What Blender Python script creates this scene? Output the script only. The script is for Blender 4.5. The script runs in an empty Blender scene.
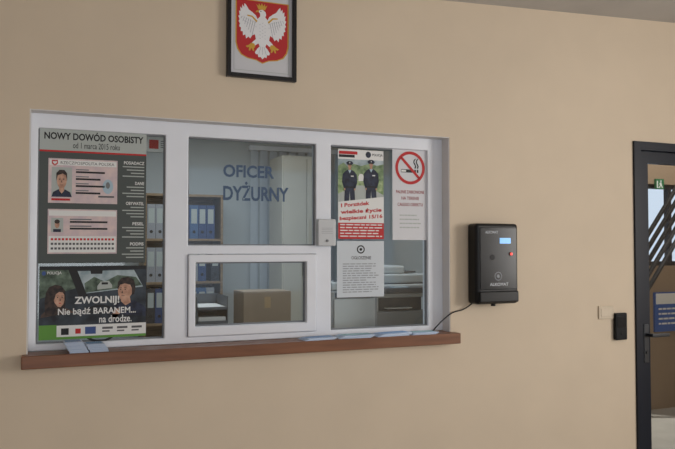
import bpy, bmesh, math, random
from mathutils import Vector, Matrix
random.seed(4)
scene=bpy.context.scene
scene.view_settings.view_transform='Standard'
scene.view_settings.look='None'
F=700.0; CX=337.5; CY=224.5
CAM=Vector((0,-3.07,1.45))
YAW=math.radians(22.15); PITCH=math.atan(22.5/700)
ROT=Matrix.Rotation(-YAW,3,'Z')@Matrix.Rotation(math.pi/2+PITCH,3,'X')
def P(u,v,y=0.0):
    d=ROT@Vector(((u-CX)/F,(CY-v)/F,-1.0))
    return CAM+d*((y-CAM.y)/d.y)
# ------------------------------------------------------------ materials
def lin(c):
    c=c/255.0
    return c/12.92 if c<=0.04045 else ((c+0.055)/1.055)**2.4
MATS={}
def M(name,rgb,rough=0.6,noise=0.0,scale=20,metal=0.0,emit=0.0,bump=0.0,spec=0.5,rgb2=None):
    if name in MATS: return MATS[name]
    m=bpy.data.materials.new(name); m.use_nodes=True
    nt=m.node_tree; b=nt.nodes['Principled BSDF']
    col=(lin(rgb[0]),lin(rgb[1]),lin(rgb[2]),1)
    b.inputs['Base Color'].default_value=col
    b.inputs['Roughness'].default_value=rough
    b.inputs['Metallic'].default_value=metal
    b.inputs['Specular IOR Level'].default_value=spec
    if noise>0 or bump>0 or rgb2:
        tc=nt.nodes.new('ShaderNodeTexCoord'); n=nt.nodes.new('ShaderNodeTexNoise')
        n.inputs['Scale'].default_value=scale; n.inputs['Detail'].default_value=5
        nt.links.new(tc.outputs['Object'],n.inputs['Vector'])
        if noise>0 or rgb2:
            r=nt.nodes.new('ShaderNodeValToRGB')
            r.color_ramp.elements[0].position=0.35 if rgb2 else 0.3; r.color_ramp.elements[1].position=0.65 if rgb2 else 0.7
            r.color_ramp.elements[0].color=col if rgb2 else tuple(x*(1-noise) for x in col[:3])+(1,)
            r.color_ramp.elements[1].color=tuple(lin(x) for x in rgb2)+(1,) if rgb2 else tuple(min(1,x*(1+noise)) for x in col[:3])+(1,)
            nt.links.new(n.outputs['Fac'],r.inputs['Fac']); nt.links.new(r.outputs['Color'],b.inputs['Base Color'])
        if bump>0:
            bp=nt.nodes.new('ShaderNodeBump'); bp.inputs['Strength'].default_value=bump; bp.inputs['Distance'].default_value=0.003
            nt.links.new(n.outputs['Fac'],bp.inputs['Height']); nt.links.new(bp.outputs['Normal'],b.inputs['Normal'])
    if emit>0:
        b.inputs['Emission Color'].default_value=col; b.inputs['Emission Strength'].default_value=emit
    MATS[name]=m; return m
def wood(name,c1,c2,scale=6,rough=0.35):
    if name in MATS: return MATS[name]
    m=bpy.data.materials.new(name); m.use_nodes=True; nt=m.node_tree; b=nt.nodes['Principled BSDF']
    tc=nt.nodes.new('ShaderNodeTexCoord'); mp=nt.nodes.new('ShaderNodeMapping'); mp.inputs['Scale'].default_value=(1.2,14,14)
    n=nt.nodes.new('ShaderNodeTexNoise'); n.inputs['Scale'].default_value=scale; n.inputs['Detail'].default_value=6
    r=nt.nodes.new('ShaderNodeValToRGB')
    r.color_ramp.elements[0].position=0.35; r.color_ramp.elements[1].position=0.68
    r.color_ramp.elements[0].color=(lin(c1[0]),lin(c1[1]),lin(c1[2]),1); r.color_ramp.elements[1].color=(lin(c2[0]),lin(c2[1]),lin(c2[2]),1)
    nt.links.new(tc.outputs['Object'],mp.inputs['Vector']); nt.links.new(mp.outputs['Vector'],n.inputs['Vector'])
    nt.links.new(n.outputs['Fac'],r.inputs['Fac']); nt.links.new(r.outputs['Color'],b.inputs['Base Color'])
    b.inputs['Roughness'].default_value=rough
    MATS[name]=m; return m
def glassmat(name,tint=(0.95,0.975,0.98)):
    m=bpy.data.materials.new(name); m.use_nodes=True; nt=m.node_tree
    for n in list(nt.nodes): nt.nodes.remove(n)
    o=nt.nodes.new('ShaderNodeOutputMaterial'); t=nt.nodes.new('ShaderNodeBsdfTransparent'); g=nt.nodes.new('ShaderNodeBsdfGlossy')
    t.inputs['Color'].default_value=tint+(1,); g.inputs['Roughness'].default_value=0.05
    geo=nt.nodes.new('ShaderNodeNewGeometry'); mm=nt.nodes.new('ShaderNodeMath'); mm.operation='MULTIPLY_ADD'
    mm.inputs[1].default_value=-(1.5-1/1.5); mm.inputs[2].default_value=1.5
    f=nt.nodes.new('ShaderNodeFresnel')
    mx=nt.nodes.new('ShaderNodeMixShader')
    nt.links.new(geo.outputs['Backfacing'],mm.inputs[0]); nt.links.new(mm.outputs[0],f.inputs['IOR'])
    nt.links.new(f.outputs[0],mx.inputs[0]); nt.links.new(t.outputs[0],mx.inputs[1]); nt.links.new(g.outputs[0],mx.inputs[2]); nt.links.new(mx.outputs[0],o.inputs[0])
    return m
GLASS=glassmat('clear_glass')
WALL=M('cream_wall_paint',(213,196,173),0.75,0.03,3.0,bump=0.08)
WALLG=M('office_wall_paint',(192,198,200),0.8,0.03,3)
CEIL=M('ceiling_paint',(186,182,178),0.8,0.08,1.5)
FLOOR=M('floor_tile',(160,156,150),0.25,0.1,5)
WHITE=M('white_pvc',(232,235,242),0.35,0.02,8)
# ------------------------------------------------------------ geometry helpers
def finish(bm,name,mats,smooth=False,origin=None):
    co=[v.co.copy() for v in bm.verts]
    lo=Vector([min(c[i] for c in co) for i in range(3)]); hi=Vector([max(c[i] for c in co) for i in range(3)])
    o=origin if origin is not None else Vector(((lo.x+hi.x)/2,(lo.y+hi.y)/2,lo.z))
    bmesh.ops.translate(bm,verts=bm.verts,vec=-o)
    me=bpy.data.meshes.new(name); bm.to_mesh(me); bm.free()
    for m in mats: me.materials.append(m)
    if smooth:
        for p in me.polygons: p.use_smooth=True
    ob=bpy.data.objects.new(name,me); ob.location=o
    scene.collection.objects.link(ob); return ob
def merge(bm,b2,mi):
    mp={}
    for v in b2.verts: mp[v]=bm.verts.new(v.co)
    for f in b2.faces:
        try:
            nf=bm.faces.new([mp[v] for v in f.verts]); nf.material_index=mi
        except ValueError: pass
    b2.free()
def addbox(bm,lo,hi,mi=0,bevel=0.0):
    lo=Vector(lo); hi=Vector(hi)
    b2=bmesh.new(); bmesh.ops.create_cube(b2,size=1)
    for v in b2.verts:
        v.co=Vector([(lo[i]+hi[i])/2+v.co[i]*(hi[i]-lo[i]) for i in range(3)])
    if bevel>0: bmesh.ops.bevel(b2,geom=list(b2.edges),offset=bevel,segments=3,profile=0.5,affect='EDGES')
    merge(bm,b2,mi)
def addcyl(bm,c,axis,r,h,mi=0,seg=24,r2=None):
    b2=bmesh.new(); bmesh.ops.create_cone(b2,cap_ends=True,segments=seg,radius1=r,radius2=r if r2 is None else r2,depth=h)
    q=Vector((0,0,1)).rotation_difference(Vector(axis)); 
    for v in b2.verts: v.co=q@v.co+Vector(c)
    merge(bm,b2,mi)
def box(name,lo,hi,mat,bevel=0.0):
    bm=bmesh.new(); addbox(bm,lo,hi,0,bevel); return finish(bm,name,[mat])
def boxes(name,lst,mats,bevel=0.0):
    bm=bmesh.new()
    for l in lst: addbox(bm,l[0],l[1],l[2] if len(l)>2 else 0,bevel)
    return finish(bm,name,mats)
def WP(o):
    l=o.location.copy()
    while o.parent: o=o.parent; l+=o.location
    return l
def parent(c,p):
    c.parent=p; c.matrix_parent_inverse=Matrix.Identity(4); c.location=c.location-WP(p)
def empty(name,loc,label=None,cat=None):
    e=bpy.data.objects.new(name,None); e.empty_display_size=0.05; e.location=loc; scene.collection.objects.link(e)
    if label: e['label']=label
    if cat: e['category']=cat
    return e
def tag(o,label,cat,group=None):
    o['label']=label; o['category']=cat
    if group: o['group']=group
    return o
def struct(o,label=None):
    o['kind']='structure'
    if label: o['label']=label
    return o
def wall_xz(name,x0,x1,z0,z1,y0,y1,holes,mat):
    xs=sorted({x0,x1,*[h[0] for h in holes],*[h[1] for h in holes]}); zs=sorted({z0,z1,*[h[2] for h in holes],*[h[3] for h in holes]})
    def solid(i,j):
        if i<0 or j<0 or i>=len(xs)-1 or j>=len(zs)-1: return False
        cx=(xs[i]+xs[i+1])/2; cz=(zs[j]+zs[j+1])/2
        return not any(h[0]<cx<h[1] and h[2]<cz<h[3] for h in holes)
    bm=bmesh.new()
    def q(*p): bm.faces.new([bm.verts.new(c) for c in p])
    for i in range(len(xs)-1):
        for j in range(len(zs)-1):
            if not solid(i,j): continue
            a,b,c,d=xs[i],xs[i+1],zs[j],zs[j+1]
            q((a,y0,c),(b,y0,c),(b,y0,d),(a,y0,d)); q((b,y1,c),(a,y1,c),(a,y1,d),(b,y1,d))
            if not solid(i-1,j): q((a,y1,c),(a,y0,c),(a,y0,d),(a,y1,d))
            if not solid(i+1,j): q((b,y0,c),(b,y1,c),(b,y1,d),(b,y0,d))
            if not solid(i,j-1): q((a,y1,c),(b,y1,c),(b,y0,c),(a,y0,c))
            if not solid(i,j+1): q((a,y0,d),(b,y0,d),(b,y1,d),(a,y1,d))
    bmesh.ops.remove_doubles(bm,verts=bm.verts,dist=1e-5)
    return finish(bm,name,[mat])
# ------------------------------------------------------------ flat print helper
class Flat:
    def __init__(s,X0,X1,z0,z1,y):
        s.X0,s.X1,s.z0,s.z1,s.y=X0,X1,z0,z1,y; s.W=X1-X0; s.H=z1-z0
        s.parts={}; s.n=0
    def w(s,a,t,l): return Vector((s.X0+a*s.W,s.y-0.0003*l,s.z1-t*s.H))
    def _p(s,part):
        if part not in s.parts: s.parts[part]=[bmesh.new(),[]]
        return s.parts[part]
    def _mi(s,pp,mat):
        if mat not in pp[1]: pp[1].append(mat)
        return pp[1].index(mat)
    def poly(s,pts,mat,l=1,part='printed_artwork'):
        pp=s._p(part); mi=s._mi(pp,mat)
        vs=[pp[0].verts.new(s.w(a,t,l)) for a,t in pts]
        f=pp[0].faces.new(vs); f.material_index=mi
        f.normal_update()
        if f.normal.y>0: f.normal_flip()
        bmesh.ops.triangulate(pp[0],faces=[f])
    def rect(s,a,b,c,d,mat,l=1,part='printed_artwork'): s.poly([(a,b),(c,b),(c,d),(a,d)],mat,l,part)
    def ell(s,a,t,ra,rt,mat,l=1,part='printed_artwork',n=24,rot=0):
        s.poly([(a+ra*math.cos(i*2*math.pi/n+rot),t+rt*math.sin(i*2*math.pi/n+rot)) for i in range(n)],mat,l,part)
    def ring(s,a,t,ra,rt,k,mat,l=1,part='printed_artwork',n=32):
        for i in range(n):
            p=i*2*math.pi/n; q=(i+1)*2*math.pi/n
            s.poly([(a+ra*math.cos(p),t+rt*math.sin(p)),(a+ra*math.cos(q),t+rt*math.sin(q)),(a+k*ra*math.cos(q),t+k*rt*math.sin(q)),(a+k*ra*math.cos(p),t+k*rt*math.sin(p))],mat,l,part)
    def lines(s,a,t0,c,t1,n,mat,l=1,frac=0.45,part='printed_artwork'):
        h=(t1-t0)/n
        for i in range(n):
            x=a; e=c-(c-a)*random.choice([0,0,0.08,0.2,0.35])
            while x<e-.01:
                y=min(e,x+(c-a)*random.uniform(.08,.2)); s.rect(x,t0+i*h,y,t0+i*h+h*frac,mat,l,part); x=y+(c-a)*.025
    def text(s,txt,a,t0,c,t1,mat,l=2,bold=0.02,part=None,tilt=0.0):
        if part is None:
            s.n+=1; part='lettering#%d'%s.n
        cu=bpy.data.curves.new('t','FONT'); cu.body=txt; cu.size=1; cu.offset=bold; cu.resolution_u=3
        ob=bpy.data.objects.new('t',cu); scene.collection.objects.link(ob)
        bpy.context.view_layer.update()
        dg=bpy.context.evaluated_depsgraph_get()
        me=bpy.data.meshes.new_from_object(ob.evaluated_get(dg))
        bpy.data.objects.remove(ob); bpy.data.curves.remove(cu)
        if len(me.vertices)==0: return
        xs=[v.co.x for v in me.vertices]; ys=[v.co.y for v in me.vertices]
        x0,x1,y0,y1=min(xs),max(xs),min(ys),max(ys)
        pp=s._p(part); mi=s._mi(pp,mat); vs=[]
        for v in me.vertices:
            fx=(v.co.x-x0)/(x1-x0)
            vs.append(pp[0].verts.new(s.w(a+fx*(c-a),t1-(v.co.y-y0)/(y1-y0)*(t1-t0)-tilt*(fx-.5),l)))
        for p in me.polygons:
            try:
                f=pp[0].faces.new([vs[i] for i in p.vertices]); f.material_index=mi
            except ValueError: pass
        bpy.data.meshes.remove(me)
    def build(s,par):
        for k,(bm,ms) in s.parts.items():
            o=finish(bm,k.split('#')[0],ms); parent(o,par)
def flat_px(u0,v0,u1,v1,y):
    um=(u0+u1)/2; vm=(v0+v1)/2
    return Flat(P(u0,vm,y).x,P(u1,vm,y).x,P(um,v1,y).z,P(um,v0,y).z,y)
def sheet(name,fl,mat,label,cat,th=0.001):
    e=empty(name,Vector(((fl.X0+fl.X1)/2,fl.y,fl.z0)),label,cat)
    o=box('sheet',(fl.X0,fl.y,fl.z0),(fl.X1,fl.y+th,fl.z1),mat); parent(o,e)
    return e
def pbox(u0,v0,u1,v1,y): 
    um=(u0+u1)/2; vm=(v0+v1)/2
    return P(u0,vm,y).x,P(u1,vm,y).x,P(um,v1,y).z,P(um,v0,y).z
# ------------------------------------------------------------ shell
CH=3.0; T=0.2
wx0=P(28,230).x; wx1=P(450,230).x
wz1=P(250,123.5).z; SILL=P(240,345,-0.06).z
dx0=P(634,250).x; dz=P(634,141).z; dx1=dx0+1.05
struct(wall_xz('wall_front',-2.6,6.1,0,CH,0,T,[(wx0,wx1,SILL-0.03,wz1),(dx0,dx1,0,dz)],WALL))
struct(box('wall_left',(-2.7,-5.1,0),(-2.6,T,CH),WALL))
struct(box('wall_right',(4.9,-5.1,0),(5.0,0,CH),WALL))
struct(wall_xz('wall_back',-2.6,4.9,0,CH,-5.1,-5.0,[(1.2,4.2,0.9,2.4)],WALL))
struct(box('floor',(-2.7,-5.1,-0.1),(6.2,3.4,0),FLOOR))
# gently sloping ceiling slab, fitted to the visible wall/ceiling line
pa=P(440,0); pb=P(675,23); cs=(pb.z-pa.z)/(pb.x-pa.x)
def cz(x): return pa.z+cs*(x-pa.x)
bm=bmesh.new(); addbox(bm,(-2.7,-5.1,0),(6.2,3.4,0.1),0)
for v in bm.verts: v.co.z+=cz(v.co.x)
struct(finish(bm,'ceiling',[CEIL]))
struct(box('wall_office_left',(-1.7,T,0),(-1.6,3.3,CH),WALLG))
struct(box('wall_office_right',(2.8,T,0),(2.9,3.3,CH),WALLG))
struct(box('wall_office_back',(-1.6,3.2,0),(2.8,3.3,CH),WALLG))
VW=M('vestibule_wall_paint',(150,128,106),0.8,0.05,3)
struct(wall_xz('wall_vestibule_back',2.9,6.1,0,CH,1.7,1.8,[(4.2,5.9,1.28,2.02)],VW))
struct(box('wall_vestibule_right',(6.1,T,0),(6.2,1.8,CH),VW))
# ------------------------------------------------------------ main window
FY0,FY1=0.07,0.13; GY=0.10
def X(u,v=230): return P(u,v,FY0).x
zt=P(250,140,FY0).z; zb=P(380,328,FY0).z
xa0,xa1=X(37),X(165); xb0,xb1=X(188),X(316); xc0,xc1=X(331),X(428)
tz1=P(250,245.5,FY0).z; tz0=P(250,254,FY0).z
win=struct(empty('window_1',Vector(((wx0+wx1)/2,FY0,SILL)),'white plastic three-part reception window with posters'))
fr=wall_xz('frame',wx0+0.001,wx1-0.001,SILL+0.001,wz1-0.001,FY0,FY1,[(xa0,xa1,zb,zt),(xb0,xb1,zb,tz0),(xb0,xb1,tz1,zt),(xc0,xc1,zb,zt)],WHITE)
bv=fr.modifiers.new('b','BEVEL'); bv.width=0.004; bv.segments=2; bv.limit_method='ANGLE'
parent(fr,win)
def pane(x0,x1,z0,z1,bead=0.012):
    g=box('glass_pane',(x0+.001,GY,z0+.001),(x1-.001,GY+.004,z1-.001),GLASS); parent(g,win)
    b=boxes('glazing_bead',[((x0+.0005,GY-.014,z0+.0005),(x0+bead*.5,GY-.001,z1-.0005)),((x1-bead*.5,GY-.014,z0+.0005),(x1-.0005,GY-.001,z1-.0005)),
        ((x0+bead*.5,GY-.014,z0+.0005),(x1-bead*.5,GY-.001,z0+bead*.5)),((x0+bead*.5,GY-.014,z1-bead*.5),(x1-bead*.5,GY-.001,z1-.0005))],[M('grey_seal',(120,122,126),0.5)]); parent(b,win)
pane(xa0,xa1,zb,zt); pane(xb0,xb1,tz1,zt); pane(xc0,xc1,zb,zt)
sx0,sx1=P(195,290,FY0).x,P(306,290,FY0).x; sz1=P(250,262,FY0).z; sz0=P(250,324.5,FY0).z
sash=wall_xz('service_sash',xb0+.002,xb1-.002,zb+.002,tz0-.002,FY0-0.012,FY1-0.01,[(sx0,sx1,sz0,sz1)],WHITE)
bv=sash.modifiers.new('b','BEVEL'); bv.width=0.004; bv.segments=2; bv.limit_method='ANGLE'
parent(sash,win)
pane(sx0,sx1,sz0,sz1)
rev=boxes('reveal_lining',[((wx0,0.002,SILL),(wx0+.004,FY0,wz1)),((wx1-.004,0.002,SILL),(wx1,FY0,wz1)),((wx0+.004,0.002,wz1-.004),(wx1-.004,FY0,wz1))],[M('white_reveal',(220,216,214),0.6)])
parent(rev,win)
LB=M('grey_blue_vinyl',(84,102,128),0.6,spec=.2)
fl=flat_px(221,158,292,206,GY-0.004)
fl.text('OFICER',0.03,0.16,0.74,0.42,LB,0,0.028,'vinyl_lettering#1'); fl.text('DYŻURNY',0.03,0.50,0.95,0.90,LB,0,0.028,'vinyl_lettering#2')
fl.build(win)
sl0=P(21,362,-0.06).x; sl1=P(461,340,-0.06).x
SW=wood('brown_sill_wood',(114,72,48),(134,88,60),3,.4)
st=SILL
bm=bmesh.new(); addbox(bm,(sl0,-0.06,st-0.052),(sl1,-0.001,st),0,0.004)
addbox(bm,(wx0+.005,-0.001,st-0.028),(wx1-.005,FY0-.001,st),0)
sill=finish(bm,'window_sill',[SW]); tag(sill,'long brown varnished wooden sill under the reception window','window sill')
# ------------------------------------------------------------ materials for prints
K=M('print_black',(28,28,30)); Wt=M('print_white',(228,228,226)); RED=M('print_red',(190,32,34)); DG=M('print_dark_green_grey',(74,80,78)); LG=M('print_light_grey',(176,182,178))
PK=M('print_pink_card',(222,200,196),rgb2=(200,182,188),scale=25); SK=M('print_skin',(168,124,102),rgb2=(206,164,140),scale=45); NV=M('print_navy',(22,26,42),rgb2=(44,52,76),scale=40); BL=M('print_blue',(60,84,140)); GR=M('print_green',(96,150,60)); PB=M('print_pale_blue',(170,192,206))
MG=M('print_mid_grey',(120,122,124)); TXG=M('print_text_grey',(90,90,92)); BR=M('print_brown',(60,46,42),rgb2=(104,78,64),scale=30); HR=M('print_hair',(24,20,20),rgb2=(66,50,44),scale=60); CAR=M('print_car_interior',(22,27,34),rgb2=(60,70,80),scale=14); SKY=M('print_window_light',(128,148,156),rgb2=(196,208,212),scale=14); LEAF=M('print_foliage',(104,134,84),rgb2=(180,196,150),scale=38)
DGR=M('print_dark_foliage',(52,66,54),rgb2=(108,126,110),scale=30); MGR=M('print_mid_foliage',(86,112,76),rgb2=(150,170,130),scale=34)
# ------------------------------------------------------------ ID poster
py=GY-0.016
fl=flat_px(39,130,146,263,py)
e=sheet('poster',fl,DG,'dark grey poster about the new identity card taped to glass','poster')
fl.rect(0,0,1,0.165,LG,1); fl.rect(0,0.165,1,0.178,RED,1)
fl.text('NOWY DOWÓD OSOBISTY',0.04,0.02,0.97,0.085,K,bold=.03); fl.text('od 1 marca 2015 roku',0.3,0.10,0.74,0.145,K,bold=0.005)
for cy,front in ((0.225,True),(0.60,False)):
    c0,c1,h=0.08,0.72,0.33
    fl.rect(c0,cy,c1,cy+h,PK,1); fl.rect(c0+.01,cy+.01,c1-.01,cy+.05,Wt,2)
    if front:
        fl.poly([(c0+.03,cy+.013),(c0+.085,cy+.013),(c0+.085,cy+.04),(c0+.058,cy+.056),(c0+.03,cy+.04)],RED,3)
        fl.poly([(c0+.058,cy+.018),(c0+.064,cy+.026),(c0+.078,cy+.02),(c0+.074,cy+.036),(c0+.063,cy+.04),(c0+.058,cy+.05),(c0+.053,cy+.04),(c0+.042,cy+.036),(c0+.038,cy+.02),(c0+.052,cy+.026)],Wt,4)
        fl.text('RZECZPOSPOLITA POLSKA',c0+.11,cy+.02,c1-.03,cy+.042,TXG,3,0.0)
        fl.rect(c0+.03,cy+.065,c0+.215,cy+.285,LG,2)
        fl.poly([(c0+.03,cy+.285),(c0+.045,cy+.25),(c0+.09,cy+.23),(c0+.155,cy+.23),(c0+.2,cy+.25),(c0+.215,cy+.285)],NV,3)
        fl.poly([(c0+.1,cy+.24),(c0+.1,cy+.2),(c0+.145,cy+.2),(c0+.145,cy+.24),(c0+.122,cy+.26)],SK,4)
        fl.ell(c0+.122,cy+.16,.045,.064,SK,5); fl.poly([(c0+.073,cy+.165),(c0+.073,cy+.11),(c0+.1,cy+.085),(c0+.145,cy+.085),(c0+.17,cy+.11),(c0+.171,cy+.165),(c0+.16,cy+.125),(c0+.13,cy+.112),(c0+.085,cy+.125)],HR,6)
        for sx in (-.018,.018):
            fl.ell(c0+.122+sx,cy+.155,.006,.004,K,6); fl.rect(c0+.122+sx-.009,cy+.145,c0+.122+sx+.009,cy+.1475,HR,6)
        fl.poly([(c0+.12,cy+.16),(c0+.128,cy+.178),(c0+.116,cy+.178)],BR,6); fl.rect(c0+.108,cy+.195,c0+.136,cy+.198,BR,6)
        for i in range(4):
            fl.rect(c0+.25,cy+.075+i*.052,c0+.37,cy+.083+i*.052,MG,2); fl.rect(c0+.25,cy+.09+i*.052,c0+.52-.04*(i%2),cy+.104+i*.052,K,2)
        fl.ell(c0+.55,cy+.2,.05,.055,PB,2); fl.ell(c0+.55,cy+.19,.02,.025,MG,3); fl.rect(c0+.46,cy+.27,c1-.03,cy+.283,TXG,2)
        fl.rect(c0+.03,cy+.296,c0+.2,cy+.312,RED,2)
    else:
        fl.rect(c0+.03,cy+.065,c0+.14,cy+.17,LG,2); fl.ell(c0+.085,cy+.112,.022,.03,SK,3); fl.ell(c0+.085,cy+.093,.024,.016,HR,4); fl.rect(c0+.05,cy+.148,c0+.12,cy+.17,NV,4)
        for i in range(2):
            fl.rect(c0+.2,cy+.07+i*.05,c0+.4,cy+.08+i*.05,MG,2); fl.rect(c0+.2,cy+.087+i*.05,c0+.55,cy+.101+i*.05,K,2)
        fl.rect(c0+.01,cy+.20,c1-.01,cy+.32,Wt,2)
        for i in range(3):
            for k in range(18): fl.rect(c0+.03+k*.033,cy+.215+i*.034,c0+.052+k*.033,cy+.231+i*.034,RED if i==0 else TXG,3)
for i,tt in enumerate(['POSIADACZ','DANE','OBYWATEL','PESEL','PODPIS']):
    y=0.225+i*0.155
    fl.text(tt,0.98-0.022*len(tt),y,0.98,y+.024,Wt,2,0.02)
    for k in range(4): fl.rect(0.77+.04*((i+k)%3),y+.038+k*.024,0.98,y+.046+k*.024,LG,1)
fl.build(e)
# ------------------------------------------------------------ slow down poster
fl=flat_px(39,266,146,338,py)
e=sheet('poster',fl,CAR,'road safety poster showing people inside a car','poster')
fl.rect(0,0,1,0.05,K,1); fl.poly([(0.0,0.05),(0.26,0.05),(0.34,0.30),(0.0,0.44)],DGR,1); fl.poly([(0.34,0.07),(0.88,0.06),(0.97,0.30),(0.42,0.38)],SKY,1)
fl.poly([(0.41,0.24),(0.50,0.15),(0.6,0.22),(0.72,0.13),(0.9,0.16),(0.96,0.28),(0.42,0.37)],DGR,2)
fl.poly([(0.53,0.28),(0.56,0.22),(0.64,0.21),(0.67,0.27),(0.67,0.31),(0.53,0.33)],LG,3); fl.rect(.57,.23,.63,.26,K,4)
fl.text('POLICJA',0.07,0.07,0.2,0.12,Wt,3,0.01); fl.ell(.04,.095,.018,.03,BL,3)
fl.poly([(0.26,0.05),(0.34,0.05),(0.44,0.42),(0.36,0.42)],K,2)
fl.poly([(.46,.05),(.58,.05),(.575,.11),(.47,.11)],K,3)
# woman passenger, three-quarter view
fl.poly([(0.0,0.82),(0.02,0.66),(0.08,0.58),(0.24,0.57),(0.33,0.64),(0.37,0.82)],BR,4)
fl.poly([(0.055,0.66),(0.05,0.48),(0.06,0.36),(0.09,0.28),(0.145,0.25),(0.20,0.27),(0.235,0.34),(0.24,0.46),(0.235,0.56),(0.25,0.66),(0.2,0.7),(0.12,0.7)],HR,5)
fl.poly([(0.13,0.38),(0.155,0.33),(0.20,0.33),(0.225,0.39),(0.228,0.46),(0.218,0.52),(0.195,0.56),(0.165,0.55),(0.14,0.5),(0.128,0.44)],SK,6)
fl.poly([(0.125,0.44),(0.13,0.34),(0.17,0.29),(0.21,0.31),(0.22,0.36),(0.18,0.35),(0.15,0.38),(0.135,0.46)],HR,7)
for ex in (.165,.207): fl.ell(ex,0.425,.006,.007,K,7); fl.rect(ex-.012,.402,ex+.012,.407,HR,7)
fl.poly([(.187,.43),(.196,.47),(.183,.47)],BR,7); fl.ell(0.188,0.505,.012,.006,RED,7)
# driver
fl.poly([(0.62,0.82),(0.66,0.62),(0.72,0.52),(0.88,0.49),(0.97,0.56),(1,0.62),(1,0.82)],NV,4)
fl.poly([(0.755,0.5),(0.755,0.43),(0.84,0.42),(0.85,0.52),(0.8,0.56)],SK,5)
fl.poly([(0.725,0.33),(0.745,0.24),(0.82,0.23),(0.86,0.29),(0.86,0.4),(0.83,0.46),(0.785,0.49),(0.75,0.47),(0.73,0.41)],SK,6)
fl.poly([(0.72,0.32),(0.725,0.23),(0.76,0.17),(0.82,0.155),(0.88,0.2),(0.895,0.3),(0.885,0.4),(0.862,0.42),(0.862,0.33),(0.845,0.27),(0.79,0.25),(0.745,0.27),(0.73,0.33)],HR,7)
for ex in (.752,.795): fl.ell(ex,0.335,.006,.007,K,7); fl.rect(ex-.014,.308,ex+.013,.314,HR,7)
fl.poly([(.765,.34),(.775,.385),(.76,.385)],BR,7); fl.rect(0.76,0.42,0.79,0.427,BR,7)
fl.ring(0.56,0.80,0.2,0.26,0.88,K,6)
fl.poly([(.66,.74),(.69,.62),(.73,.6),(.75,.66),(.70,.76)],SK,7)
fl.poly([(0,0.70),(0.3,0.64),(0.6,0.66),(1,0.72),(1,0.81),(0,0.81)],CAR,7)
fl.text('ZWOLNIJ!',0.32,0.42,0.74,0.55,Wt,9,0.03)
fl.text('Nie bądź BARANEM...',0.17,0.57,0.9,0.69,Wt,9,0.02); fl.text('na drodze.',0.55,0.69,0.86,0.79,Wt,9,0.015)
fl.rect(0,0.81,1,1,Wt,8); fl.rect(0,0.80,0.16,1,GR,9); fl.rect(0.16,0.965,1,1,GR,9); fl.rect(0.2,0.85,0.27,0.94,K,9); fl.rect(0.42,0.84,0.52,0.94,BL,9); fl.rect(0.33,0.86,0.38,0.93,RED,9)
for i in range(3): fl.rect(0.58+i*.14,0.85,0.68+i*.14,0.88,TXG,9); fl.rect(0.58+i*.14,0.90,0.65+i*.14,0.92,TXG,9)
fl.build(e)
# ------------------------------------------------------------ police recruitment poster
fl=flat_px(338,150,383.5,239,py)
e=sheet('poster',fl,Wt,'police notice poster with two officers and red text','poster')
fl.rect(0.0,0.0,1,0.11,Wt,1); fl.rect(0.02,0.02,0.42,0.055,RED,2); fl.rect(0.02,0.06,0.36,0.09,K,2)
fl.ell(0.66,0.05,0.06,0.035,NV,2); fl.text('POLICJA',0.75,0.035,0.98,0.07,K,2,0.02)
fl.rect(0,0.11,1,0.62,LEAF,1); fl.rect(0,0.11,1,0.2,SKY,2); fl.poly([(0,0.34),(0,0.19),(0.12,0.15),(0.22,0.2),(0.34,0.16),(0.5,0.18),(0.7,0.15),(0.85,0.17),(1,0.15),(1,0.34)],MGR,3)
fl.poly([(0,.62),(0,.5),(.4,.40),(.6,.40),(1,.5),(1,.62)],LG,2)
fl.poly([(0.44,0.30),(0.47,0.27),(0.53,0.27),(0.56,0.30),(0.56,0.35),(0.44,0.35)],Wt,4)
for ox,k in ((0.25,1.22),(0.72,1.28)):
    def q(x,t): return (ox+x*k,0.60-(0.60-t)*k+.035)
    fl.poly([q(-.085,.42),q(-.10,.60),q(-.02,.60),q(0,.46),q(.02,.60),q(.10,.60),q(.085,.42)],NV,5)
    fl.poly([q(-.09,.43),q(-.10,.36),q(-.09,.285),q(-.03,.265),q(.03,.265),q(.09,.285),q(.10,.36),q(.09,.43)],NV,6)
    for s_ in (-1,1): fl.poly([q(s_*.085,.285),q(s_*.125,.31),q(s_*.135,.38),q(s_*.10,.44),q(s_*.075,.43),q(s_*.10,.37)],NV,6); fl.ell(*q(s_*.09,.445),.018,.012,SK,7)
    fl.poly([q(-.03,.268),q(0,.30),q(.03,.268)],PB,7); fl.rect(q(-.09,0)[0],q(0,.42)[1],q(.09,0)[0],q(0,.432)[1],K,7)
    fl.rect(q(.02,0)[0],q(0,.32)[1],q(.07,0)[0],q(0,.33)[1],Wt,7)
    fl.rect(q(-.018,0)[0],q(0,.245)[1],q(.018,0)[0],q(0,.27)[1],SK,7); fl.ell(*q(0,.23),.038,.03,SK,8)
    fl.ell(*q(-.012,.228),.005,.002,K,9); fl.ell(*q(.012,.228),.005,.002,K,9)
    fl.poly([q(-.042,.222),q(-.065,.205),q(-.03,.188),q(.03,.188),q(.065,.205),q(.042,.222)],NV,9); fl.rect(q(-.042,0)[0],q(0,.215)[1],q(.042,0)[0],q(0,.222)[1],K,10)
    fl.ell(*q(0,.203),.01,.006,Wt,10)
fl.poly([(0,0.59),(1,0.52),(1,0.86),(0,0.86)],Wt,10)
fl.text('I Porządek',0.06,0.59,0.68,0.645,RED,11,0.035,tilt=.035); fl.text('wielkie życie',0.05,0.66,0.95,0.72,RED,11,0.035,tilt=.035); fl.text('bezpieczni 15/16',0.03,0.735,0.97,0.79,RED,11,0.035,tilt=.035)
fl.rect(0,0.82,1,1,RED,11); fl.lines(0.04,0.835,0.96,0.995,5,Wt,12,0.4)
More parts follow.
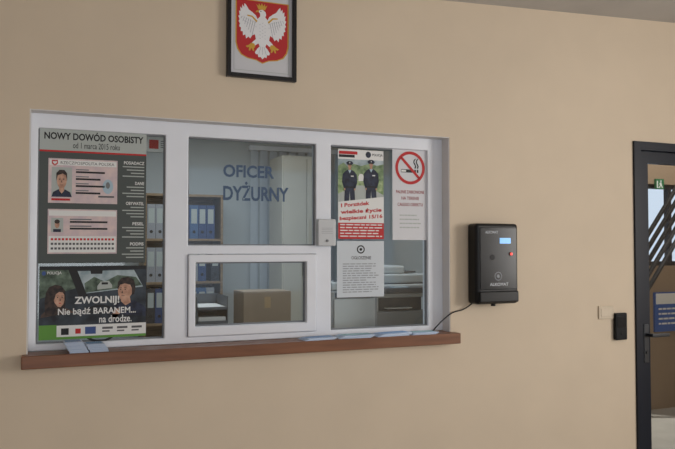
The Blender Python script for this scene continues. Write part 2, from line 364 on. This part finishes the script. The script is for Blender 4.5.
fl.build(e)
# info sheet
fl=flat_px(337,241,384,297,py)
e=sheet('notice_sheet',fl,M('paper_bluish',(206,212,218)),'plain white printed notice sheet with round crest','notice')
fl.ring(0.5,0.15,0.085,0.075,0.7,K,1); fl.ell(0.5,0.15,0.03,0.026,K,1)
fl.text('OGŁOSZENIE',0.3,0.27,0.72,0.33,TXG,1,0.02)
fl.lines(0.12,0.4,0.88,0.94,13,M('print_soft_grey',(150,154,160)),1,0.4)
fl.build(e)
# no smoking sign
fl=flat_px(392.5,150,427.5,240,py)
e=sheet('no_smoking_sign',fl,M('sign_white',(214,214,218)),'white no-smoking sign with red prohibition circle','sign')
cx,cy,ra=0.5,0.2,0.42; k=fl.W/fl.H; rt=ra*k
fl.ring(cx,cy,ra,rt,0.82,RED,4,n=48)
a=math.radians(45)
def rp(px,py_): return (cx+px,cy+py_*k)
def rr(p,q_): return rp(p*math.cos(a)-q_*math.sin(a),p*math.sin(a)+q_*math.cos(a))
fl.poly([rr(-.36,-.035),rr(.36,-.035),rr(.36,.035),rr(-.36,.035)],RED,4)
fl.poly([rp(-.26,.04),rp(.10,.04),rp(.10,.12),rp(-.26,.12)],K,3); fl.poly([rp(-.25,.055),rp(-.12,.055),rp(-.12,.105),rp(-.25,.105)],Wt,3.5)
for x_ in (.12,.19): fl.poly([rp(x_,.04),rp(x_+.045,.04),rp(x_+.045,.12),rp(x_,.12)],K,3)
for ox_ in (.12,.19): fl.poly([rp(ox_+dx_,dy_) for dx_,dy_ in [(0,.01),(.02,-.05),(-.01,-.10),(-.03,-.14),(-.02,-.2),(.02,-.24),(.05,-.24),(.01,-.19),(0,-.15),(.03,-.10),(.055,-.05),(.04,.01)]],K,3)
RT=M('print_dull_red',(150,60,62))
for i,tt in enumerate(['PALENIE ZABRONIONE','NA TERENIE','CAŁEGO OBIEKTU']):
    w=[.40,.25,.36][i]; fl.text(tt,.5-w,.45+i*.07,.5+w,.485+i*.07,RT,2,0.015)
fl.lines(0.2,0.72,0.8,0.9,4,LG,1,0.3)
fl.build(e)
# ------------------------------------------------------------ framed coat of arms
fl=flat_px(227,-14,296.5,79,-0.022)
X0,X1,Z0,Z1=fl.X0,fl.X1,fl.z0,fl.z1
e=empty('picture_frame',Vector(((X0+X1)/2,0,Z0)),'black framed white eagle coat of arms on cream wall','picture frame')
bw=0.019
BF=M('black_frame_lacquer',(24,22,24),0.35)
o=boxes('frame',[((X0,-.028,Z0),(X0+bw,-.001,Z1)),((X1-bw,-.028,Z0),(X1,-.001,Z1)),((X0+bw,-.028,Z0),(X1-bw,-.001,Z0+bw)),((X0+bw,-.028,Z1-bw),(X1-bw,-.001,Z1))],[BF],0.003); parent(o,e)
o=box('backing_paper',(X0+bw,-.012,Z0+bw),(X1-bw,-.002,Z1-bw),M('frame_paper',(206,206,210),0.5)); parent(o,e)
f2=Flat(X0+bw,X1-bw,Z0+bw,Z1-bw,-0.0125)
for (a,b,c,d) in ((.05,.04,.95,.046),(.05,.954,.95,.96),(.05,.04,.057,.96),(.943,.04,.95,.96)): f2.rect(a,b,c,d,LG,1,'border_line')
SR=M('shield_red',(186,38,42)); EW=M('eagle_white',(232,232,234)); EG=M('eagle_gold',(206,160,60)); ES=M('eagle_shade',(158,160,170))
sh=[(-.5,1.02),(.5,1.02),(.5,.28),(.47,.17),(.40,.08),(.28,.03),(.12,.01),(0,-.04),(-.12,.01),(-.28,.03),(-.40,.08),(-.47,.17),(-.5,.28)]
def S(px,py_): return (0.51+px*0.83,0.825-py_*0.68)
f2.poly([S(x*1.05,y*1.03-.015) for x,y in sh],EG,1,'shield'); f2.poly([S(x,y) for x,y in sh],SR,2,'shield')
half=[(0.05,0.76),(0.10,0.71),(0.13,0.77),(0.2,0.82),(0.27,0.86),(0.32,0.93),(0.355,0.96),(0.36,0.89),(0.395,0.935),(0.40,0.86),(0.435,0.89),(0.43,0.81),(0.46,0.82),(0.445,0.74),(0.472,0.73),(0.447,0.67),(0.468,0.64),(0.44,0.60),(0.455,0.55),(0.42,0.53),(0.425,0.47),(0.385,0.47),(0.38,0.40),(0.335,0.42),(0.32,.35),(0.275,0.39),(0.24,.36),(0.2,0.42),(0.15,0.44),(0.13,0.36),(0.19,0.31),(0.23,0.26),(0.19,0.235),(0.14,0.25),(0.08,0.29),(0.055,0.24),(0.10,0.20),(0.15,0.13),(0.13,0.10),(0.09,0.10),(0.08,0.05),(0.04,0.06),(0.0,0.02)]
full=[(x,y) for x,y in half]+[(-x,y) for x,y in reversed(half[:-1])]
f2.poly([S(x,y) for x,y in full],EW,4,'eagle')
f2.poly([S(x,y) for x,y in [(0.05,.75),(.07,.80),(.055,.85),(0,.885),(-.06,.87),(-.085,.845),(-.05,.81),(-.05,.75)]],EW,5,'eagle')
f2.ell(*S(-.035,.85),.009,.006,K,7,'eagle',n=10)
f2.poly([S(x,y) for x,y in [(-.075,.87),(-.12,.86),(-.14,.82),(-.11,.835),(-.07,.83)]],EG,6,'beak')
f2.poly([S(x,y) for x,y in [(-.08,.88),(.05,.88),(.095,.97),(.05,.94),(.045,.99),(.01,.945),(-.015,1.0),(-.04,.945),(-.075,.99),(-.08,.94),(-.125,.97)]],EG,6,'crown')
for sg in (-1,1):
    f2.poly([S(sg*x,y) for x,y in [(.16,.28),(.22,.285),(.28,.24),(.33,.225),(.30,.20),(.26,.21),(.27,.15),(.24,.15),(.22,.2),(.19,.15),(.16,.15),(.17,.2),(.14,.22)]],EG,6,'talon#%d'%sg)
    f2.poly([S(sg*x,y) for x,y in [(.1,.68),(.2,.76),(.30,.765),(.30,.745),(.21,.735),(.12,.65)]],EG,6,'wing_band#%d'%sg)
    for i in range(7):
        x0_=.14+i*.042; x1_=.20+i*.036; y1_=.42+i*.045
        f2.poly([S(sg*x,y) for x,y in [(x0_,.66+.012*i),(x0_+.01,.66+.012*i),(x1_+.008,y1_),(x1_,y1_)]],ES,5,'eagle')
    for r_ in range(2):
        for i in range(7):
            x_=.13+i*.038; y_=.655-.07*r_+.013*i
            f2.poly([S(sg*(x_+dx_),y_+dy_) for dx_,dy_ in [(-.014,0),(0,-.02),(.014,0),(0,-.012)]],ES,6,'eagle')
for i in range(5):
    for j in (-1,0,1):
        f2.poly([S(x+j*.05,.66-.06*i-.03*abs(j)+y) for x,y in [(-.02,0),(0,-.018),(.02,0),(0,-.011)]],ES,5,'eagle')
for j in (-.05,0,.05): f2.poly([S(x,y) for x,y in [(j*.6-.003,.24),(j*.6+.003,.24),(j*1.5+.003,.1),(j*1.5-.003,.1)]],ES,5,'eagle')
f2.build(e)
# ------------------------------------------------------------ intercom box on mullion
a,b,c,d=pbox(318,219,336,246,FY0-0.035)
e=empty('intercom_box',Vector(((a+b)/2,FY0,c)),'small light grey plastic intercom speaker on window mullion','intercom')
GP=M('light_grey_plastic',(200,202,204),0.45)
o=box('housing',(a,FY0-.037,c),(b,FY0-.0005,d),GP,0.006); parent(o,e)
o=boxes('speaker_grille',[((a+.018,FY0-.0378,c+.06+i*.008),(b-.018,FY0-.0365,c+.062+i*.008)) for i in range(4)],[M('grille_grey',(160,162,166))]); parent(o,e)
bm=bmesh.new(); addcyl(bm,((a+b)/2,FY0-.039,c+.025),(0,1,0),.006,.006,0,20); o=finish(bm,'button',[MG]); parent(o,e)
# ------------------------------------------------------------ breath tester
DEP=0.085
a=P(467,262,0).x; b=P(518.5,262,-DEP).x; zt_=P(500,223.5,-DEP).z; zb_=P(500,304,-DEP).z
BP=M('black_device_plastic',(14,15,17),0.3,0.05,60,spec=.3); BPM=M('black_matt_plastic',(16,17,20),0.5,spec=.2); BP2=M('dark_panel_plastic',(20,21,25),0.2,spec=.3); 
e=empty('breath_alcohol_tester',Vector(((a+b)/2,0,zb_)),'black wall-mounted breath alcohol tester with small display','breathalyser')
hh=zt_-zb_; w=b-a; zs=zb_+hh*0.18
o=box('housing',(a,-DEP,zb_),(b,-.0005,zt_),BP,0.016); parent(o,e)
o=box('front_panel',(a+w*.08,-DEP-.004,zs),(b-w*.05,-DEP+.003,zt_-hh*.05),BP2,0.003); parent(o,e)
o=box('lower_ledge',(a+w*.04,-DEP-.014,zb_+.008),(b-w*.03,-DEP+.004,zs-.008),BP,0.008); parent(o,e)
o=box('display',(a+w*.54,-DEP-.0055,zt_-hh*.25),(a+w*.80,-DEP-.0035,zt_-hh*.18),M('display_glow',(100,160,215),0.3,emit=0.9)); parent(o,e)
bm=bmesh.new(); addcyl(bm,(a+w*.80,-DEP-.006,zt_-hh*.38),(0,1,0),.010,.006,0,24); addcyl(bm,(a+w*.80,-DEP-.010,zt_-hh*.38),(0,1,0),.007,.003,1,20); o=finish(bm,'red_indicator',[BP,M('red_led',(240,40,30),0.3,emit=1.2)]); parent(o,e)
bm=bmesh.new(); addcyl(bm,(a+w*.36,-DEP-.005,zt_-hh*.42),(0,1,0),.013,.004,0,28); o=finish(bm,'mouthpiece_socket',[K]); parent(o,e)
bm=bmesh.new(); addcyl(bm,(a+w*.5,-DEP*.5,zb_-.006),(0,0,1),.012,.012,0,16); o=finish(bm,'cable_gland',[BPM]); parent(o,e)
fd=Flat(a,b,zb_,zt_,-DEP-.0043)
PWH=M('device_lettering_white',(190,194,200),0.5); PWD=M('device_print_grey',(140,144,150),0.5)
fd.text('ALKOMAT',.20,.095,.50,.125,PWH,1,0.02)
fd.ring(.50,.655,.085,.085*w/hh,.84,PWD,1,'emblem'); fd.ell(.50,.655,.035,.035*w/hh,PWD,1,'emblem_center')
fd.text('ALKOMAT',.30,.735,.74,.775,PWH,1,0.02)
fd.build(e)
cu=bpy.data.curves.new('power_cable','CURVE'); cu.dimensions='3D'; cu.bevel_depth=0.0032; cu.bevel_resolution=3
pts=[Vector((a+.03,-.02,zb_+.01)),P(464,309,-.012),P(452,313,-.008),P(443,320,-.008),P(437,326,-.008),P(433.5,330,0.02),P(432,331,FY0-.006)]
for p in pts: p.z=max(p.z,st+.005)
sp=cu.splines.new('BEZIER'); sp.bezier_points.add(len(pts)-1)
for bp_,p in zip(sp.bezier_points,pts): bp_.co=p; bp_.handle_left_type=bp_.handle_right_type='AUTO'
co=bpy.data.objects.new('power_cable',cu); scene.collection.objects.link(co); cu.materials.append(K)
bpy.context.view_layer.update()
me=bpy.data.meshes.new_from_object(co.evaluated_get(bpy.context.evaluated_depsgraph_get())); bpy.data.objects.remove(co)
co=bpy.data.objects.new('power_cable',me); scene.collection.objects.link(co); parent(co,e)
# ------------------------------------------------------------ switch plate + reader
a,b,c,d=pbox(599,306,614,319,-0.008)
e=empty('wall_switch',Vector(((a+b)/2,0,c)),'small cream light switch plate on cream wall','light switch')
o=box('plate',(a,-.008,c),(b,-.0005,d),M('cream_plastic',(206,191,169),0.6),0.003); parent(o,e)
o=box('rocker',(a+.016,-.010,c+.014),(b-.016,-.0075,d-.014),M('cream_plastic_light',(210,195,173),0.55),0.001); parent(o,e)
a,b,c,d=pbox(615.5,313,627,340,-0.02)
e=empty('access_reader',Vector(((a+b)/2,0,c)),'narrow black access reader on wall beside glazed door','card reader')
o=box('housing',(a,-.024,c),(b,-.0005,d),BPM,0.006); parent(o,e)
o=box('sensor_window',(a+.012,-.0255,c+.07),(b-.012,-.0235,d-.02),BP2,0.0); parent(o,e)
bm=bmesh.new(); addcyl(bm,((a+b)/2,-.025,c+.035),(0,1,0),.006,.004,0,20); o=finish(bm,'button',[BP]); parent(o,e)
# ------------------------------------------------------------ glazed door
DN=M('navy_door_paint',(20,25,37),0.45,0.04,20,spec=.3)
door=struct(empty('door_1',Vector((dx0,0,0)),'dark navy metal door with large glass pane'))
o=wall_xz('door_frame',dx0+.001,dx1-.001,0.001,dz-.001,-0.012,0.09,[(dx0+.05,dx1-.05,-.01,dz-.05)],DN)
parent(o,door)
lx0,lx1=dx0+.055,dx1-.055
o=wall_xz('door_leaf',lx0,lx1,0.01,dz-.055,0.012,0.06,[(lx0+.07,lx1-.07,0.12,dz-.12)],DN); parent(o,door)
g=box('glass_pane',(lx0+.071,.034,.121),(lx1-.071,.040,dz-.121),GLASS); parent(g,door)
hx=lx0+.036; hz=P(648,340,0).z
ch=M('dark_handle_metal',(82,84,88),0.3,metal=0.8)
bm=bmesh.new(); addbox(bm,(hx-.018,.004,hz-.13),(hx+.018,.0115,hz+.09),0,.003); addcyl(bm,(hx,-.02,hz+.03),(0,1,0),.010,.05,0,16)
addbox(bm,(hx-.008,-.052,hz+.02),(hx+.12,-.038,hz+.04),0,.005); addcyl(bm,(hx,.002,hz-.07),(0,1,0),.009,.01,0,16)
o=finish(bm,'door_handle',[ch]); parent(o,door)
# ------------------------------------------------------------ vestibule contents
w2=struct(empty('window_2',Vector((5.05,1.7,1.28)),'bright outer window with dark bars'))
o=wall_xz('frame',4.201,5.899,1.281,2.019,1.72,1.77,[(4.24,4.78,1.32,1.98),(4.82,5.22,1.32,1.98),(5.26,5.86,1.32,1.98)],DN); parent(o,w2)
a,b,c,d=pbox(656,179,664,189,1.68)
e=empty('exit_sign',Vector(((a+b)/2,1.7,c)),'green emergency exit sign on vestibule wall','sign')
f=Flat(a,b,c,d,1.68); o=box('panel',(a,1.68,c),(b,1.7,d),M('exit_green',(26,110,68),0.5)); parent(o,e)
f.ell(.62,.22,.07,.1,Wt,1); f.poly([(.5,.35),(.68,.35),(.72,.6),(.85,.85),(.75,.9),(.6,.65),(.5,.85),(.3,.9),(.3,.8),(.45,.75),(.52,.55),(.4,.55)],Wt,1); f.poly([(.1,.2),(.25,.2),(.25,.9),(.1,.9)],Wt,1); f.build(e)
a,b,c,d=pbox(655,292,690,331,1.68)
e=empty('information_board',Vector(((a+b)/2,1.7,c)),'blue information board with white lines','sign')
f=Flat(a,b,c,d,1.68); o=box('panel',(a,1.68,c),(b,1.7005,d),M('board_blue',(44,92,170),0.4)); parent(o,e)
f.rect(.03,.03,.97,.3,Wt,1); f.lines(.1,.4,.9,.9,4,Wt,1,.35); f.build(e)
e=empty('stair_railing',Vector((5.0,1.35,0)),'dark metal stair railing sloping across vestibule','railing')
RB=M('railing_black',(18,20,26),.5,spec=.2)
def bar(name,p,q,r,mat,par):
    bm=bmesh.new(); p=Vector(p); q=Vector(q); addcyl(bm,(p+q)/2,(q-p).normalized(),r,(q-p).length,0,12); o=finish(bm,name,[mat]); parent(o,par); return o
r0=P(652,255,1.35); r1=P(682,205,1.35); sl=(r1.z-r0.z)/(r1.x-r0.x)
def zl(x,off=0): return r0.z+sl*(x-r0.x)+off
xA,xB=r0.x-.25,r0.x+.55
for off in (.22,.11,0,-.11,-.22): bar('rail',(xA,1.35,zl(xA,off)),(xB,1.35,zl(xB,off)),.019,RB,e)
for i in range(2): 
    xx=(xA+.1,xB-.1)[i]; bar('post',(xx,1.35,0.001),(xx,1.35,zl(xx,.22)),.018,RB,e)
# ------------------------------------------------------------ leaflets on sill
LM=[M('leaflet_paper',(206,220,240),0.5),M('leaflet_print',(112,152,200),0.5),M('leaflet_print_green',(150,186,190),0.5)]
def leaflet(x,y,z,w,d,ang,mi,label,group,hgt=.0022):
    bm=bmesh.new(); addbox(bm,(-w/2,-d/2,0),(w/2,d/2,hgt*.45),0); addbox(bm,(-w/2+.001,-d/2+.0015,hgt*.55),(w/2-.001,d/2,hgt),0); addbox(bm,(-w/2,d/2-.001,0),(w/2,d/2,hgt),0)
    addbox(bm,(-w/2+.006,-d/2+.03,hgt),(w/2-.006,d/2-.006,hgt+.0002),mi); addbox(bm,(-w/2+.01,-d/2+.008,hgt),(w/2-.02,-d/2+.014,hgt+.0002),1)
    o=finish(bm,'leaflet',LM,origin=Vector((0,0,0))); o.location=(x,y,z); o.rotation_euler=(0,0,ang)
    tag(o,label,'leaflet',group); return o
for base,n,dy in ((P(79,350,0.0).x,12,-.004),(P(99,350,0.0).x,9,-.002)):
    for i in range(n):
        leaflet(base-i*.0022+random.uniform(-.001,.001),.004+dy+random.uniform(-.002,.002)+i*.0006,st+.0005+i*.0036,.073,.092,random.uniform(-.03,.03)+.006*i,1,'folded pale blue leaflet stacked on the wooden sill','stacked leaflets on the sill',.0024)
for u,w,ang,mi,n in ((316,.15,.08,1,3),(352,.16,-.1,2,4),(389,.17,.05,1,4),(420,.13,-.05,2,3)):
    xx=P(u,336,0.0).x
    for i in range(n): leaflet(xx+i*.008,-.006+i*.001,st+.0005+i*.0031,w,.088,ang+i*.03,mi,'flat pale leaflet lying loose on the wooden sill','loose leaflets on the sill',.0026)
# ------------------------------------------------------------ office contents
WD=wood('bookcase_wood',(120,98,74),(160,134,104))
Y=2.85
bx0,bx1=P(144,240,Y).x,P(223,240,Y).x; bzt=P(185,194,Y).z
bt=.02
lv=[0.1,0.45,0.80,1.14,1.50,bzt-bt]
e=empty('bookcase',Vector(((bx0+bx1)/2,Y+.15,0)),'light wood open bookcase filled with office binders','bookcase')
L=[((bx0,Y,0),(bx0+bt,Y+.33,bzt)),((bx1-bt,Y,0),(bx1,Y+.33,bzt)),((bx0+bt,Y+.32,0),(bx1-bt,Y+.33,bzt))]
o=boxes('carcass',L,[WD]); parent(o,e)
for z in lv:
    o=box('shelf',(bx0+bt,Y+.005,z),(bx1-bt,Y+.32,z+bt),WD); parent(o,e)
def binder_mesh(col,hgt=.30):
    bm=bmesh.new(); w=.068
    addbox(bm,(0,0,0),(w,.006,hgt),0); addbox(bm,(0,.006,0),(.004,.26,hgt),0); addbox(bm,(w-.004,.006,0),(w,.26,hgt),0); addbox(bm,(.006,.008,.004),(w-.006,.25,hgt-.01),1)
    addbox(bm,(.01,-.001,hgt*.45),(w-.01,0,hgt*.88),1); addcyl(bm,(w/2,-.001,hgt*.2),(0,1,0),.013,.002,2,16)
    me=bpy.data.meshes.new('binder'); bm.to_mesh(me); bm.free()
    for m in (M('binder_%d_%d_%d'%col,col,0.5),LG,K): me.materials.append(m)
    return me
bms=[(binder_mesh((50,72,116),.285),'blue'),(binder_mesh((48,50,56),.285),'black'),(binder_mesh((150,152,158),.285),'grey'),(binder_mesh((70,100,140),.285),'light blue')]
for si,z in enumerate(lv[:-1]):
    if si<2: continue
    x=bx0+bt+.006
    while x+.07<bx1-bt:
        if random.random()<.12: x+=.04; continue
        me,cn=random.choice(bms)
        o=bpy.data.objects.new('ring_binder',me); o.location=(x,Y+.02,z+bt+.0005); scene.collection.objects.link(o)
        tag(o,cn+' lever arch ring binder standing on bookcase shelf','binder','ring binders in the bookcase'); x+=.0705
Y=2.7
cx0,cx1=P(282,200,Y).x,P(330,200,Y).x; ctz=P(300,156,Y).z
CM=M('pale_cabinet_metal',(206,202,190),0.5,0.03,5)
e=empty('metal_cabinet',Vector(((cx0+cx1)/2,Y+.2,0)),'tall pale metal office cabinet against wall','cabinet')
o=box('body',(cx0,Y,0.001),(cx1,Y+.38,ctz),CM,.004); parent(o,e)
xm=(cx0+cx1)/2
for p,q in ((cx0+.01,xm-.003),(xm+.003,cx1-.01)):
    o=box('cabinet_door',(p,Y-.015,.06),(q,Y-.0005,ctz-.02),CM,.003); parent(o,e)
    hxx=q-.03 if q<xm else p+.03
    h=box('handle',(hxx-.008,Y-.03,1.2),(hxx+.008,Y-.0155,1.34),ch,.002); parent(h,o)
Y0,Y1=1.0,1.7; dzk=.80
e=empty('desk',Vector((.9,1.35,0)),'wooden office desk behind the window','desk')
o=box('desktop',(-.35,Y0,dzk-.03),(1.45,Y1,dzk),WD,.003); parent(o,e)
for xx in (-.33,1.39):
    o=box('side_panel',(xx,Y0+.03,0),(xx+.03,Y1-.03,dzk-.03),WD); parent(o,e)
o=box('back_panel',(-.3,Y0+.05,.2),(1.39,Y0+.07,dzk-.03),WD); parent(o,e)
Y=1.2
a,b,c,d=pbox(243.5,292,291,325,Y)
CB=M('cardboard',(150,134,116),0.8,0.06,12)
e=empty('cardboard_box',Vector(((a+b)/2,Y+.12,dzk)),'closed brown cardboard box with tape on desk','box')
o=box('body',(a,Y,dzk+.001),(b,Y+.26,d),CB,.003); parent(o,e)
o=boxes('flap',[((a+.002,Y+.002,d),(b-.002,Y+.127,d+.003)),((a+.002,Y+.133,d),(b-.002,Y+.258,d+.003))],[CB]); parent(o,e)
o=boxes('tape',[((a+.001,Y+.11,d+.003),(b-.001,Y+.15,d+.0035)),(((a+b)/2-.02,Y-.0006,d-.10),((a+b)/2+.02,Y,d-.03))],[M('tape_tan',(176,150,116),0.3)]); parent(o,e)
# stacked letter trays with papers
Y=1.25
a,b,c,d=pbox(197,296,228,330,Y)
e=empty('letter_tray_stack',Vector(((a+b)/2,Y+.15,dzk)),'grey plastic letter tray stack holding white papers','letter tray')
TG=M('tray_grey',(104,110,118),.4)
n_=4; hgt_=(d-dzk-.004)/n_
for i in range(n_):
    z=dzk+.001+i*hgt_
    o=boxes('tray',[((a,Y,z),(b,Y+.32,z+.004)),((a,Y,z),(a+.004,Y+.32,z+hgt_-.001)),((b-.004,Y,z),(b,Y+.32,z+hgt_-.001)),((a,Y+.316,z),(b,Y+.32,z+hgt_-.001)),((a,Y,z),(b,Y+.004,z+.02))],[TG]); parent(o,e)
    o=box('paper',(a+.012,Y+.01,z+.005),(b-.012,Y+.305,z+.02+.012*(i%3)),Wt); parent(o,e)
# copier
Y=.72
a,b,c,d=pbox(374,266,428,330,Y)
CP=M('copier_light_plastic',(182,185,186),.45,.02,8); CP2=M('copier_grey_plastic',(70,75,82),.4); CPM=M('copier_mid_plastic',(140,144,148),.45)
e=empty('photocopier',Vector(((a+b)/2,Y+.3,0)),'light grey floor-standing photocopier behind window glass','photocopier')
zt2=d
o=box('body',(a,Y,.03),(b,Y+.55,zt2-.27),CPM,.012); parent(o,e)
o=box('output_bay',(a+.03,Y+.03,zt2-.27),(b-.03,Y+.5,zt2-.19),CP2,.004); parent(o,e)
o=box('side_column',(a,Y,zt2-.27),(a+.029,Y+.5,zt2-.19),CP,.002); parent(o,e)
o=box('output_paper',(a+.08,Y-.02,zt2-.255),(b-.12,Y+.029,zt2-.25),Wt); parent(o,e)
o=box('scanner',(a,Y-.01,zt2-.19),(b,Y+.55,zt2-.11),CP,.010); parent(o,e)
bm=bmesh.new()
addbox(bm,(a+.01,Y+.0,zt2-.103),(b-.01,Y+.52,zt2-.05),0,.010); addbox(bm,(a+.03,Y+.06,zt2-.05),(a+.24,Y+.48,zt2),0,.014)
o=finish(bm,'document_feeder',[CP]); parent(o,e)
o=box('scanner_gap',(a+.012,Y+.01,zt2-.11),(b-.012,Y+.5,zt2-.103),CP2); parent(o,e)
o=box('feeder_tray',(a+.25,Y+.1,zt2-.045),(b-.03,Y+.44,zt2-.035),CP2,.003); parent(o,e)
o=box('control_panel',(a+.04,Y-.09,zt2-.16),(b-.06,Y-.011,zt2-.125),CP2,.006); parent(o,e)
o=box('panel_screen',(a+.09,Y-.08,zt2-.1245),(a+.2,Y-.02,zt2-.123),PB); parent(o,e)
for i in range(3):
    z=.08+i*.235
    dr=box('paper_drawer',(a+.015,Y-.014,z),(b-.015,Y-.0005,z+.22),CP,.005); parent(dr,e)
    h=box('handle',((a+b)/2-.08,Y-.02,z+.16),((a+b)/2+.08,Y-.0145,z+.19),CP2,.002); parent(h,dr)
for xx in (a+.05,b-.06):
    for yy in (Y+.06,Y+.48):
        bm=bmesh.new(); addcyl(bm,(xx,yy,.0155),(0,0,1),.02,.029,0,14); o=finish(bm,'foot',[BPM]); parent(o,e)
# desktop printer on a small table
Y=.36
a,b,c,d=pbox(330,282,378,330,Y)
tz=.92
e=empty('printer_table',Vector(((a+b)/2,Y+.2,0)),'small wooden table carrying a printer','table')
o=box('table_top',(a-.02,Y-.02,tz-.025),(b+.02,Y+.33,tz),WD,.003); parent(o,e)
for xx in (a,b-.03):
    for yy in (Y,Y+.28): o=box('leg',(xx,yy,0),(xx+.03,yy+.03,tz-.025),WD); parent(o,e)
e=empty('office_printer',Vector(((a+b)/2,Y+.15,tz)),'light grey laser printer standing on small table','printer')
o=box('body',(a,Y,tz+.001),(b,Y+.3,d-.045),CPM,.012); parent(o,e)
o=box('top_cover',(a+.01,Y+.01,d-.045),(b-.01,Y+.29,d),CP,.012); parent(o,e)
o=box('output_recess',(a+.05,Y+.04,d),(b-.05,Y+.24,d+.002),CP2,0); parent(o,e)
o=box('paper_slot',(a+.03,Y-.003,d-.085),(b-.03,Y+.01,d-.055),CP2,.002); parent(o,e)
o=box('front_cover',(a+.02,Y-.008,tz+.065),(b-.02,Y-.0005,d-.09),CP,.004); parent(o,e)
o=box('control_panel',(b-.10,Y-.004,d-.05),(b-.03,Y+.005,d-.04),PB,.0); parent(o,e)
o=box('paper_tray',(a+.03,Y-.02,tz+.012),(b-.03,Y-.0005,tz+.06),CP2,.004); parent(o,e)
e=empty('vertical_blind',Vector((2.2,3.15,1.0)),'pale vertical slat blind hanging on office wall','blind')
BM=M('blind_fabric',(206,214,222),.7,.03,30)
o=box('head_rail',(1.66,3.13,2.34),(2.78,3.19,2.38),WHITE); parent(o,e)
for i in range(12):
    bm=bmesh.new(); addbox(bm,(-.045,-.001,0),(.045,.001,1.42),0)
    o=finish(bm,'slat',[BM],origin=Vector((0,0,0))); o.location=(1.71+i*.092,3.16,.92); o.rotation_euler=(0,0,.45); parent(o,e)
Y=3.18
a,b,c,d=pbox(147,137,170,152,Y)
fl=Flat(a-.25,b,c,d,Y)
e=sheet('wall_notice',fl,Wt,'white framed notice with red crest on office wall','notice',.015)
fl.rect(.6,.2,.78,.8,RED,1); fl.lines(.82,.25,.97,.8,4,TXG,1,.4); fl.build(e)
# ------------------------------------------------------------ lights
def area(name,loc,target,sx,sy,power,col):
    l=bpy.data.lights.new(name,'AREA'); l.shape='RECTANGLE'; l.size=sx; l.size_y=sy; l.energy=power; l.color=col
    o=bpy.data.objects.new(name,l); o.location=loc; o.rotation_euler=(Vector(target)-Vector(loc)).to_track_quat('-Z','Y').to_euler(); scene.collection.objects.link(o); return o
area('window_daylight',(4.85,-3.0,1.7),(0,-3.0,1.7),1.6,1.4,98,(1.0,.965,.92))
area('lobby_fill',(-0.2,-4.6,1.4),(1.4,0,1.2),2.0,1.4,28,(.88,.93,1.0))
area('office_ceiling_light',(0.9,1.9,2.5),(0.9,1.9,0),1.4,.5,15,(.88,.95,1.0))
area('office_front_fill',(1.6,.55,2.5),(1.6,.55,0),1.4,.3,11,(.88,.95,1.0))  # added fill without a fixture, brightens the machine fronts behind the glass
area('vestibule_daylight',(4.9,1.0,2.68),(4.9,1.0,0),1.6,.7,20,(1.0,.95,.88))
l=bpy.data.lights.new('floor_sunbeam','SPOT'); l.energy=260; l.spot_size=math.radians(38); l.spot_blend=.15; l.shadow_soft_size=.03; l.color=(1.0,.95,.86)
o=bpy.data.objects.new('floor_sunbeam',l); o.location=(5.4,1.2,2.3); o.rotation_euler=(Vector((4.3,.95,0))-Vector((5.4,1.2,2.3))).to_track_quat('-Z','Y').to_euler(); scene.collection.objects.link(o)
wd=bpy.data.worlds.new('World'); scene.world=wd; wd.use_nodes=True
bg=wd.node_tree.nodes['Background']; bg.inputs[0].default_value=(.75,.85,1.0,1); bg.inputs[1].default_value=0.95
cam=bpy.data.cameras.new('Camera'); cam.lens=36*F/675; cam.sensor_width=36; cam.sensor_fit='HORIZONTAL'
c=bpy.data.objects.new('Camera',cam); c.location=CAM; c.rotation_euler=ROT.to_euler(); scene.collection.objects.link(c); scene.camera=c
